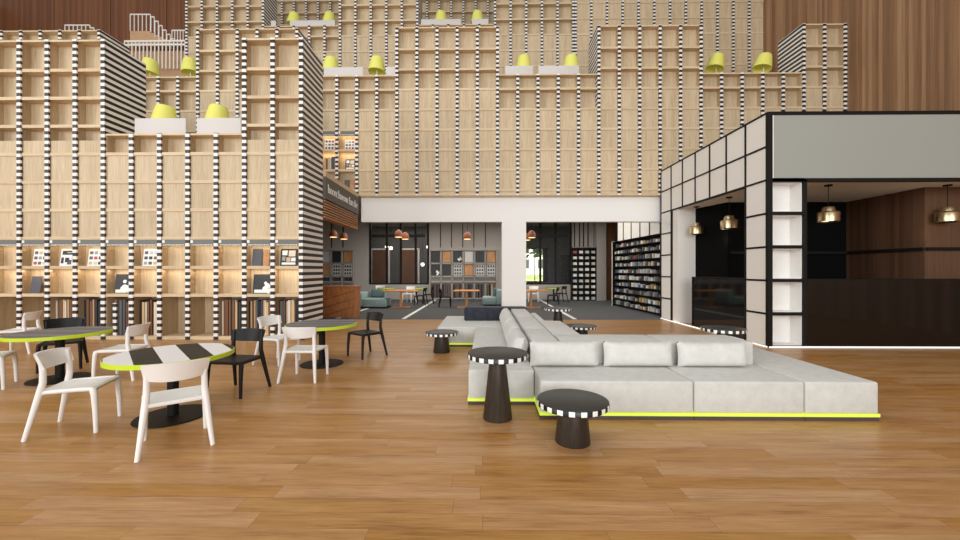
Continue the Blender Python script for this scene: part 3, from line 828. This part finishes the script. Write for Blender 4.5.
CW = make_chair(M['chair_white'], 'white cafe chairs'); CB = make_chair(M['chair_black'], 'black cafe chairs')
CN = {'w': [CW, 0], 'b': [CB, 0]}
def chair(kind, cx, cy, fwd, label):
    src, used = CN[kind]
    o = copy_tree(src) if used else src
    CN[kind][1] = 1
    rz = math.atan2(fwd[1], fwd[0]) - PI/2
    return place(o, (cx, cy, 0), rz, label, 'white cafe chairs' if kind == 'w' else 'black cafe chairs')
def feet(rl, rr):
    """centre and forward direction from the photo points of the two rear feet"""
    a = Vector(at(*rl)); b = Vector(at(*rr))
    r = (b-a).normalized(); f = Vector((-r.y, r.x)); c = (a+b)/2 + f*.29
    return c.x, c.y, f
x, y, f = feet((138, 462), (212, 445)); chair('w', x, y, f, 'white chair with its back to us, tucked at the black and white striped table')
x, y, f = feet((60.5, 421), (23, 442)); chair('w', x, y, f, 'white chair facing right, in front of the grey table at far left')
x, y, f = feet((270, 386.5), (235.5, 385)); chair('b', x, y, f, 'black chair right of the black and white striped table')
x, y, f = feet((277, 383.5), (316, 383.5)); chair('w', x, y, f, 'white chair with its back to us at the table near the striped tower')
x, y, f = feet((386.5, 355), (371, 351.5)); chair('b', x, y, f, 'black chair standing alone right of the table near the striped tower')
x, y, f = feet((277, 358), (253.5, 364.5)); chair('w', x, y, f, 'white chair facing right behind the black chair, left of the striped grey table')
chair('w', -5.74, 6.12, (-.97, -.2), 'white chair behind the striped table, turned towards the grey table at far left')
chair('b', -7.33, 6.66, (.64, -.76), 'black chair behind the grey table at far left, facing us')
chair('w', -9.6, 7.9, (-.92, -.4), 'white chair by the bookcase at far left, behind the grey table')
chair('w', -7.21, 5.5, (.8, .6), 'white chair cut off by the left edge of the picture')

# ---------------------------------------------------------------- room behind: walls
YB = 22.5
def bx(x): return on(x, YB)[0]
wb = MB(); wz = 4.55
for (a, b, z0) in ((-14, bx(369.5), 0), (bx(428.6), bx(524), 0), (bx(571.5), XR, 0)): wb.box(a, b, YB, YB+.2, z0, wz)
wb.box(bx(369.5), bx(428.6), YB-.02, YB+.2, 0, .86); wb.box(bx(524), bx(571.5), YB-.02, YB+.2, 0, .86)
struct(wb.build('wall_back', M['wall_grey']))
sbox('wall_left_inner', (-14.2, -14, 13.5, 26.5, 0, 4.55), M['wall_grey'])
sbox('wall_corridor', (-14, bx(526), 25.6, 25.8, 0, 4.55), M['dark_wall'])
# second part of corridor wall with the window hole
wz0, wz1 = on(536, 25.6, 282)[1], on(536, 25.6, 248)[1]
wxa, wxb = on(522, 25.6)[0], on(547.5, 25.6)[0]
c2 = MB(); c2.box(bx(526)-.6, wxa, 25.61, 25.8, 0, 4.55); c2.box(wxb, 8, 25.6, 25.8, 0, 4.55); c2.box(wxa, wxb, 25.6, 25.8, 0, wz0); c2.box(wxa, wxb, 25.6, 25.8, wz1, 4.55)
struct(c2.build('wall_corridor_right', M['dark_wall']))
w1 = struct(MB().box(wxa, wxa+.06, 25.55, 25.65, wz0, wz1).box(wxb-.3, wxb, 25.55, 25.65, wz0, wz1).box(wxa, wxb, 25.55, 25.65, wz0, wz0+.06).box(wxa, wxb, 25.55, 25.65, wz1-.06, wz1).box((wxa+wxb)/2-.02, (wxa+wxb)/2+.02, 25.55, 25.65, wz0, wz1).build('window_1', M['black']))
MB().box(wxa+.05, wxb-.05, 25.6, 25.61, wz0+.05, wz1-.05).build('pane', M['clear'], w1)
# outdoors
tag(MB().box(-20, 40, 26, 75, .4, .8).build('lawn', M['lawn']), 'sunlit pale lawn outside the far window', 'lawn', kind='structure')
def tree(x, y, h, r, label, seed):
    rnd = random.Random(seed)
    t = thing('garden_tree', label, 'tree', (x, y, .78), 0, 'trees outside the window')
    MB().tube([(0,0,0), (.05,0,h*.4), (0,0,h*.75)], [.16, .12, .05], 8).build('trunk', M['bark'], t)
    m = MB()
    for k in range(130):
        v = Vector((rnd.gauss(0,1), rnd.gauss(0,1), rnd.gauss(0,1))).normalized()*r*rnd.uniform(.4, 1)
        m.sphere((v.x, v.y, h*.62+v.z*.9), rnd.uniform(.14, .34), 0, (1, 1, .6), 1)
    m.build('crown', M['leaf'], t)
hs = thing('distant_house', 'pale house behind the trees outside the far window', 'house', (7, 70, .8))
MB().box(-14, 14, 0, 8, 0, 9).build('facade', M['white'], hs)
for ix in range(9):
    for iz in range(3): MB().box(-12.6+3*ix, -11.2+3*ix, -.08, .05, 1.2+2.7*iz, 2.8+2.7*iz).build('house_window', M['dark_wall'], hs)
tree(2.2, 39, 5.2, 1.6, 'left leafy tree seen through the far window', 1); tree(6.2, 41, 5.6, 1.6, 'right leafy tree seen through the far window', 2); tree(4.3, 46, 6.5, 2.0, 'farthest leafy tree seen through the far window', 3)
# doors in the corridor
for i, (xa, xb) in enumerate(((372.5, 388.5), (402, 418))):
    a, b = on(xa, 25.6)[0], on(xb, 25.6)[0]
    d = struct(MB().box(a, b, 25.5, 25.6, 0, on(380, 25.6, 250)[1]).build(f'door_{i+1}', M['door_wood']))
    m = MB(); zt = on(380, 25.6, 250)[1]
    m.box(a-.1, a, 25.48, 25.62, 0, zt+.1); m.box(b, b+.1, 25.48, 25.62, 0, zt+.1); m.box(a, b, 25.48, 25.62, zt, zt+.1); m.build('door_frame', M['white'], d)
# glass partitions
def partition(xs, label):
    t = thing('glass_partition', label, 'glass partition', (0, 0, 0))
    m = MB(); a, b = bx(xs[0]), bx(xs[-1])
    for x in xs: m.box(bx(x)-.06, bx(x)+.06, YB, YB+.1, .86, 4.5)
    m.box(a, b, YB, YB+.1, .84, .94)
    m.build('mullions', M['black'], t)
    MB().box(a, b, YB+.04, YB+.05, .9, 4.5).build('glass', M['dark_glass'], t)
    MB().box(bx(xs[0]+2), bx(xs[-1]-3), YB-.06, YB, on(400, YB, 237.5)[1], on(400, YB, 234.5)[1]).build('rail', M['slot'], t)
partition((370, 386.7, 400.7, 415.6, 428.2), 'dark glass partition with black mullions behind the teal sofa, wooden doors beyond')
partition((524.5, 540.4, 555.5, 571), 'dark glass partition right of the white pillar, with the bright window behind')
for i, (x, y, l) in enumerate(((386.8, 247, 'left of the paired glowing globe lamps behind the glass'), (391, 248.2, 'right of the paired glowing globe lamps behind the glass'), (422.6, 264.5, 'low glowing globe lamp by the second door behind the glass'), (428, 247, 'glowing globe lamp at the right edge of the dark glass partition'))):
    Y = 23.4
    X, Z = on(x, Y, y)
    t = thing('globe_lamp', l, 'lamp', (X, Y, Z), 0, 'globe lamps behind the glass')
    MB().sphere((0,0,0), .10, 0, sub=2).build('globe', M['globe'], t)
    MB().tube([(0,0,.1), (0,0,4.5-Z)], .008, 6).build('cord', M['black'], t)
# display wall: slots, boards
def bzz(y): return on(460, YB, y)[1]
sl = MB()
for x in (440.5, 451.5, 462.7, 473.9, 485.5): sl.box(bx(x)-.025, bx(x)+.025, YB-.012, YB+.01, bzz(247.5), 4.5)
for x in (331.5, 343): sl.box(bx(x)-.035, bx(x)+.035, YB-.012, YB+.01, bzz(247.5), 4.5)
for x in (574.5, 579.5, 583.5, 588, 594): sl.box(bx(x)-.035, bx(x)+.035, YB-.012, YB+.01, bzz(247), 4.5)
struct(sl.build('trim_slots', M['slot']))
def display_rack(x0, x1, n, label):
    t = thing('display_shelf', label, 'display shelf', (0, 0, 0))
    a, b = bx(x0), bx(x1); D = .28
    m = MB()
    for i in range(n+1):
        x = a+(b-a)*i/n; m.box(x-.035, x+.035, YB-D, YB, .06, bzz(250))
    m.build('uprights', M['wall_grey'], t)
    for y in (250, 263.2, 276.2, 281.5, 298):
        MB().box(a, b, YB-D, YB, bzz(y)-.05, bzz(y)+.02).build('shelf', M['wall_grey'], t)
    return a, b
cols = [('black', 'wood', 'bloom', 'pale', 'black', 'wood'), ('bloom', 'black', 'nine', 'wood', 'nine', 'nine')]
def wall_board(xc, y0, y1, kind, label):
    w_ = 8.0/F*YB; X = bx(xc); z0, z1 = bzz(y1), bzz(y0)
    t = thing('wall_sample', label, 'sample board', (X, YB-.24, z0), 0, 'sample boards on the display shelf')
    t.rotation_euler = (-.08, 0, 0)
    mm = {'black': SW['black'], 'wood': M['slat'], 'bloom': SW['black'], 'pale': SW['pale grey'], 'nine': SW['pale grey']}[kind]
    MB().box(-w_/2, w_/2, 0, .012, 0, z1-z0).build('backing', mm, t)
    hh = z1-z0
    if kind == 'nine':
        for r in range(3):
            for c in range(3):
                MB().box((-.3+.3*c-.1)*w_, (-.3+.3*c+.1)*w_, -.006, .001, (.08+.31*r)*hh, (.27+.31*r)*hh).build('swatch', SW['black'], t)
    if kind == 'bloom':
        m = MB(); rnd = random.Random(int(xc))
        for k in range(6): m.sphere((rnd.uniform(.05, .4)*w_, -.002, rnd.uniform(.08, .5)*hh), rnd.uniform(.05, .1)*hh, 0, (1, .03, 1), 2)
        m.build('print', SW['white'], t)
KN = {'black': 'black', 'wood': 'brown wood', 'bloom': 'black blossom-print', 'pale': 'pale grey', 'nine': 'nine-swatch'}
a, b = display_rack(430.5, 496.5, 6, 'grey built-in display shelf on the far wall, two rows of boards over upright slabs')
for r, (y0, y1) in enumerate(((251.5, 262.3), (264.3, 275.3))):
    for c in range(6):
        k = cols[r][c]
        wall_board(430.5+11*(c+.5), y0, y1, k, f'{KN[k]} sample, {ORD[c]} from the left {"upper" if r == 0 else "lower"} row of the far display shelf')
for c in range(6):
    rnd = random.Random(60+c); x = bx(430.5+11*c)+.07; k = 0
    while k < 7 and x < bx(430.5+11*(c+1))-.12:
        th = rnd.choice((.05, .07, .09)); col = rnd.choice(['charcoal', 'black', 'brown', 'dark grey', 'tan', 'black'])
        slab(x+th/2, YB-.24, .12, th, .2, .76, col, f'{col} upright slab, {ORD[k]} in bay {("one","two","three","four","five","six")[c]} below the far display shelf boards', 'slabs under the far display boards')
        x += th + rnd.choice((.02, .05)); k += 1
a, b = display_rack(321.5, 354.5, 3, 'grey built-in display shelf behind the wood reception counter')
for r, (y0, y1) in enumerate(((251.5, 262.3), (264.3, 275.3))):
    for c in range(3):
        k = (('pale', 'black', 'wood'), ('wood', 'nine', 'nine'))[r][c]
        wall_board(321.5+11*(c+.5), y0, y1, k, f'{KN[k]} sample, {ORD[c]} of three in the {"upper" if r == 0 else "lower"} row behind the reception counter')
# items on its lower ledge
for i, x in enumerate((328, 338.5, 349.5)):
    t = thing('storage_basket', f'dark brown storage basket, {ORD[i]} of three above the reception counter', 'basket', (bx(x), YB-.15, bzz(281.5)+.022), 0, 'baskets above the reception counter')
    t.location.y = YB-.14
    MB().prism([(-.2, -.1), (.2, -.1), (.2, .1), (-.2, .1)], 0, .2).build('basket_body', M['stool_base'], t)
    MB().tube([(-.12, -.0, .2), (-.08, 0, .27), (.08, 0, .27), (.12, 0, .2)], .012, 6).build('handle', M['stool_base'], t)

# reception counter
ra, rb = on(321, 13.9)[0], on(355, 13.9)[0]
rc = thing('reception_counter', 'warm wood reception counter with slanting joints, right of the striped tower side', 'counter', (0, 0, 0))
MB().box(ra-.9, rb, 13.9, 14.5, 0, 1.08).build('counter_body', M['counter_wood'], rc)
MB().box(ra-.9, rb+.03, 13.87, 14.55, 1.08, 1.12).build('worktop', M['counter_wood'], rc)
m = MB()
for z in (.22, .5, .78):
    rot = Matrix.Translation(((ra+rb)/2, 13.895, z)) @ Matrix.Rotation(-.28, 4, 'Y')
    m.box(-.62, .62, -.006, .006, -.008, .008, rot=rot)
m.build('joint_lines', M['plinth'], rc)

# right side: black wall shelf with boxes
S0 = Vector(at(660, 316.9)); S1 = Vector(at(612.7, 305.6))
sa = math.atan2((S1-S0).y, (S1-S0).x); SLN = (S1-S0).length
RS = Matrix.Translation((S0.x, S0.y, 0)) @ Matrix.Rotation(sa, 4, 'Z')      # x along shelf (near to far), -y into the wall, +y to the room
RSi = RS.copy()
ws = thing('wall_shelf', 'long black wall shelf full of small boxes along the right wall of the carpet room', 'shelf', (0,0,0))
ws.matrix_world = RS
SH = 3.04; NR = 10
m = MB(); m.box(0, SLN, -.28, -.26, 0, SH); m.box(-.03, 0, -.28, .0, 0, SH); m.box(SLN, SLN+.03, -.28, .0, 0, SH); m.build('carcass', M['black'], ws)
o = MB().box(SLN+.03, SLN+.07, -.28, .02, 0, SH+.02).build('end_panel', M['white'], ws)
rowh = (SH-.12)/NR
for j in range(NR+1):
    MB().box(0, SLN, -.26, 0, .10+j*rowh-.012, .10+j*rowh+.012).build('shelf', M['black'], ws)
sw_ = struct(MB().box(-.9, SLN+.1, -.5, -.29, 0, 4.55).build('wall_right_inner', M['white'])); sw_.matrix_world = RS
m = MB()
for i in range(5): m.box(.5+i*.85, .57+i*.85, -.29, -.275, SH, 4.5)
o = struct(m.build('trim_wall_slots', M['slot'])); o.matrix_world = RS
BX = {}
def small_box(Mt, w, d, h, col, label, group):
    k = (col, round(w, 2), round(h, 2))
    if k not in BX:
        BX[k] = MB().box(0, w, -d, 0, 0, h).build('storage_box', SW[col]); o = BX[k]
    else: o = BX[k].copy(); C.objects.link(o)
    o.matrix_world = Mt
    return tag(o, label, 'box', group)
for j in range(NR):
    rnd = random.Random(200+j); x = .04; k = 0; z = .10+j*rowh+.0125
    used = {}
    while x < SLN-.2:
        col = rnd.choice(['pale grey', 'grey', 'white', 'dark grey', 'pale grey', 'grey', 'beige', 'dark grey', 'charcoal', 'yellow' if x < 2.2 else 'white', 'red' if rnd.random() < .3 else 'grey', 'dark grey', 'tan' if x < 2 else 'pale grey', 'blue' if rnd.random() < .2 else 'grey'])
        w_ = rnd.choice((.08, .10, .13)); h_ = rnd.choice((.11, .14, .17))
        small_box(RS @ Matrix.Translation((x, -.05, z)), w_, .15, h_, col,
                  f'small {col} box, {ORD[k] if k < 20 else "last"} from kiosk on wall shelf row {("one","two","three","four","five","six","seven","eight","nine","ten")[j]} up', 'small boxes on the black wall shelf')
        x += w_ + rnd.choice((.07, .11, .15)); k += 1
# black bookcase facing us
b0, b1 = on(572, 21.9)[0], on(596.5, 21.9)[0]
bc = thing('black_bookcase', 'black bookcase facing us with rows of white boxes, right of the dark glass', 'bookcase', (b0, 21.9, 0))
bwid = b1-b0; bh = on(580, 21.9, 247.5)[1]
m = MB(); m.box(0, bwid, .33, .35, 0, bh); m.box(0, .05, 0, .33, 0, bh); m.box(bwid-.05, bwid, 0, .33, 0, bh)
for i in (1, 2, 3): m.box(i*bwid/4-.02, i*bwid/4+.02, .02, .33, 0, bh)
m.build('carcass', M['black'], bc)
nr = 9
for j in range(nr+1): MB().box(.05, bwid-.05, .0, .33, j*(bh-.04)/nr, j*(bh-.04)/nr+.035).build('shelf', M['black'], bc)
for j in range(nr):
    for i in range(4):
        rnd = random.Random(j*7+i); col = rnd.choice(['white', 'pale grey', 'beige', 'white'])
        if j == nr-1 and i == 0: col = 'red'
        o = small_box(Matrix.Translation((b0+.07+i*bwid/4+.02, 21.9+.2, j*(bh-.04)/nr+.036)), .2, .12, .15, col,
                  f'{col} box, column {("one","two","three","four")[i]} from left, shelf {("one","two","three","four","five","six","seven","eight","nine")[j]} up in the black bookcase', 'boxes in the black bookcase')
# bookcase behind glass, pillars
tag(MB().box(on(560, 24.2)[0], on(571, 24.2)[0], 24.0, 24.4, 0, on(565, 24.2, 255)[1]).build('dark_cabinet', M['black']), 'dark cabinet behind the glass partition, left of the black bookcase', 'cabinet')
sbox('wall_pier', (on(596.6, 21.9)[0], on(606, 21.9)[0], 21.85, 22.5, 0, 4.55), M['wall_grey'])
sbox('door_3', (on(606.2, 22.2)[0], on(614.5, 22.2)[0], 22.1, 22.3, 0, 4.55), M['door_wood'])

# ---------------------------------------------------------------- furniture in the room behind
def teal(x, y, sx_, label, right):
    t = thing('teal_sofa', label, 'sofa', (x, y, 0), 0)
    L = sx_
    MB().box(0, L, 0, 1.0, .06, .42, r=.04).build('seat_cushion', M['teal'], t)
    if right: MB().box(L, L+.32, -.05, 1.05, .06, .76, r=.05).build('backrest', M['teal'], t)
    else:
        MB().box(-.32, 0, -.02, 1.05, .06, .70, r=.05).build('backrest', M['teal'], t)
        MB().box(0, L*.75, 1.0, 1.3, .06, .76, r=.05).build('backrest', M['teal'], t)
    MB().box(-.25 if not right else .05, L, .05, .95, 0, .06).build('plinth', M['black'], t)
    return t
a = at(362, 308.5); teal(a[0], a[1], 1.05, 'teal sofa left in the carpet room, beside the reception counter', False)
tag(MB().box(-.02, .6, -.1, .1, 0, .38, r=.07, seg=3, rot=Matrix.Translation((a[0]+.15, a[1]+.84, .44)) @ Matrix.Rotation(-.3, 4, 'X')).build('teal_cushion', M['teal_dark']), 'dark teal cushion on the left teal sofa', 'cushion')
a2 = at(354.5, 307); o = tag(MB().box(-.55, .25, 0, .9, .0, .58, r=.05).build('teal_pouf', M['teal'], None, (a2[0], a2[1]+.4, 0)), 'teal block seat between the reception counter and the left teal sofa', 'seat')
a = at(482.5, 306); teal(a[0], a[1], .66, 'teal sofa end beside the white pillar', True)
tag(MB().box(-.08, .08, -.02, .5, 0, .4, r=.06, seg=3, rot=Matrix.Translation((a[0]+.54, a[1]+.3, .43)) @ Matrix.Rotation(.25, 4, 'Y')).build('teal_cushion', M['teal_dark']), 'dark teal cushion on the sofa end beside the white pillar', 'cushion')
def wood_table(x, y, w_, label):
    t = thing('wooden_table', label, 'table', (x, y, 0), 0, 'orange wood tables in the carpet room')
    MB().box(-w_/2, w_/2, -.4, .4, .74, .79, r=.008).build('table_top', M['orange_wood'], t)
    MB().box(-.05, .05, -.05, .05, .02, .74).build('column', M['orange_wood'], t)
    MB().box(-.42, .42, -.28, .28, 0, .025).build('base', M['orange_wood'], t)
a = at(401, 307.5); wood_table(a[0], a[1], 1.55, 'orange wood table right of the left teal sofa')
a = at(466.7, 307.5); wood_table(a[0], a[1], 1.15, 'orange wood table in front of the far display shelf')
a = at(531, 307.5); wood_table(a[0], a[1], 1.5, 'orange wood table just right of the white pillar')
for (k, x, y, f, l) in (('b', 421, 305, (-1, .1), 'black chair right of the left orange table, nearer of the pair'), ('b', 428, 303.5, (-1, -.1), 'black chair right of the left orange table, second of the pair'),
                        ('b', 445, 307, (1, .15), 'black chair left of the orange table before the far display shelf'),
                        ('w', 409, 302.5, (-.3, -1), 'white chair behind the left orange table'), ('w', 380, 300.8, (.2, -1), 'white chair against the low wall behind the left teal sofa'),
                        ('w', 533.5, 302, (-.2, -1), 'white chair behind the orange table right of the white pillar'),
                        ('b', 553, 304.5, (-1, .2), 'black chair right of the orange table, before the dark glass'), ('b', 561, 302, (-1, -.3), 'black chair farthest right before the dark glass')):
    a = at(x, y); chair(k, a[0], a[1], f, l)
for (x, y, l) in ((386.5, 301, 'small lime edged table against the low wall behind the teal sofa'), (417, 301, 'lime edged table in front of the second door behind the glass'), (553, 300.5, 'lime edged table by the dark glass right of the pillar')):
    a = at(x, y); o = copy_tree(T3o); place(o, (a[0], a[1]-.2, 0), 0, l)
    o.scale = (.75, .75, 1)
def copper_pendant(x, yb_, d, label):
    z = H + (270-yb_)/F*d; xc = (x-480)/F*d
    X, Y = xc*CT - d*ST, xc*ST + d*CT
    t = thing('pendant_lamp', label, 'pendant lamp', (X, Y, z), 0, 'copper dome pendants in the carpet room')
    MB().lathe([(.185, 0), (.185, .05), (.17, .16), (.12, .26), (.05, .31), (.02, .33)], 28).build('dome', M['copper'], t)
    MB().lathe([(.15, -.012), (.15, -.002)], 24).build('diffuser', M['warm_glow'], t)
    MB().tube([(0,0,.33), (0,0,4.55-z)], .01, 6).build('cord', M['black'], t)
for (x, y, d, l) in ((398.7, 237, 17.2, 'left copper pendant of the pair above the left orange table'), (405.2, 239, 18.2, 'right copper pendant of the pair above the left orange table'), (467.3, 239, 17.4, 'single copper pendant before the far display wall'),
                     (531.8, 237.5, 17.3, 'copper pendant just right of the white pillar'), (527, 240, 18.6, 'copper pendant partly hidden by the white pillar'), (333.5, 237, 17.2, 'left copper pendant above the reception counter'), (344, 239, 18.4, 'right copper pendant above the reception counter')):
    copper_pendant(x, y, d, l)

# ---------------------------------------------------------------- light
def area(name, loc, size, energy, target=None, color=(1,1,1), sy=None, rot=None):
    L = bpy.data.lights.new(name, 'AREA'); L.energy = energy; L.color = color; L.size = size
    if sy: L.shape = 'RECTANGLE'; L.size_y = sy
    o = bpy.data.objects.new(name, L); C.objects.link(o); o.location = loc
    if target is not None: o.rotation_euler = (Vector(target)-Vector(loc)).to_track_quat('-Z', 'Y').to_euler()
    if rot: o.rotation_euler = rot
    return o
xm, wl = (XA-6*P0+XC)/2, 13*P0-.05
area('shelf_light_upper', (xm, Y0+.06, 2.42), wl, 17, color=(1, .84, .64), sy=.03, rot=(math.radians(20), 0, 0))
area('shelf_light_lower', (xm, Y0+.05, 1.70), wl, 17, color=(1, .84, .64), sy=.03, rot=(math.radians(20), 0, 0))
area('shelf_light_sign', (-5.3, Y1+.06, G1[4]-.06), 3.0, 9, color=(1, .72, .42), sy=.03, rot=(math.radians(20), 0, 0))
area('shelf_light_sign_lower', (-5.3, Y1+.05, G1[5]-.06), 3.0, 9, color=(1, .72, .42), sy=.03, rot=(math.radians(20), 0, 0))
area('left_key_light', (-25, -11, 9.5), 22, 4600, target=(2, 10, 4), color=(.97, .99, 1), sy=11)  # added key light from the left, no window stands there
area('front_fill_light', (3, -19, 6), 16, 4100, target=(3, 12, 3.5), color=(.97, .99, 1), sy=9)  # added frontal fill from behind the camera, its source is unseen
area('overhead_fill_light', (-4, 3, 18.5), 22, 1000, target=(-4, 4, 0), color=(.97, .99, 1), sy=14)  # added soft overhead fill, no roof opening is modelled
area('carpet_room_light', (-2, 18, 4.5), 8, 380, rot=(0,0,0), color=(1, .95, .88), sy=5)
area('carpet_room_light', (4.5, 18, 4.5), 3, 140, rot=(0,0,0), color=(1, .95, .88), sy=5)
area('corridor_light', (-3, 24.0, 4.5), 8, 150, rot=(0,0,0), color=(1, .93, .85), sy=1)
area('garden_daylight', (5, 42, 22), 34, 60000, target=(5, 52, 0), color=(1, .98, .9))
for (x, y) in ((7.9, 9.2), (10.2, 9.2), (6.9, 11.4)):
    L = bpy.data.lights.new('kiosk_downlight', 'POINT'); L.energy = 2; L.color = (1, .85, .68); L.shadow_soft_size = .1
    o = bpy.data.objects.new('kiosk_downlight', L); C.objects.link(o); o.location = (x, y, 2.6)
wd = bpy.data.worlds.new('World'); bpy.context.scene.world = wd; wd.use_nodes = True
bg = wd.node_tree.nodes['Background']; bg.inputs[0].default_value = (.97, .99, 1.0, 1); bg.inputs[1].default_value = .40

# ---------------------------------------------------------------- camera
cd = bpy.data.cameras.new('camera'); cam = bpy.data.objects.new('camera', cd); C.objects.link(cam)
cam.location = (0, 0, H); cam.rotation_euler = (PI/2, 0, TH)
cd.sensor_width = 36; cd.lens = F/960*36; cd.clip_end = 200
bpy.context.scene.camera = cam
vs = bpy.context.scene.view_settings
vs.view_transform = 'Standard'; vs.look = 'None'; vs.gamma = 1; vs.exposure = 0.0; vs.use_curve_mapping = False
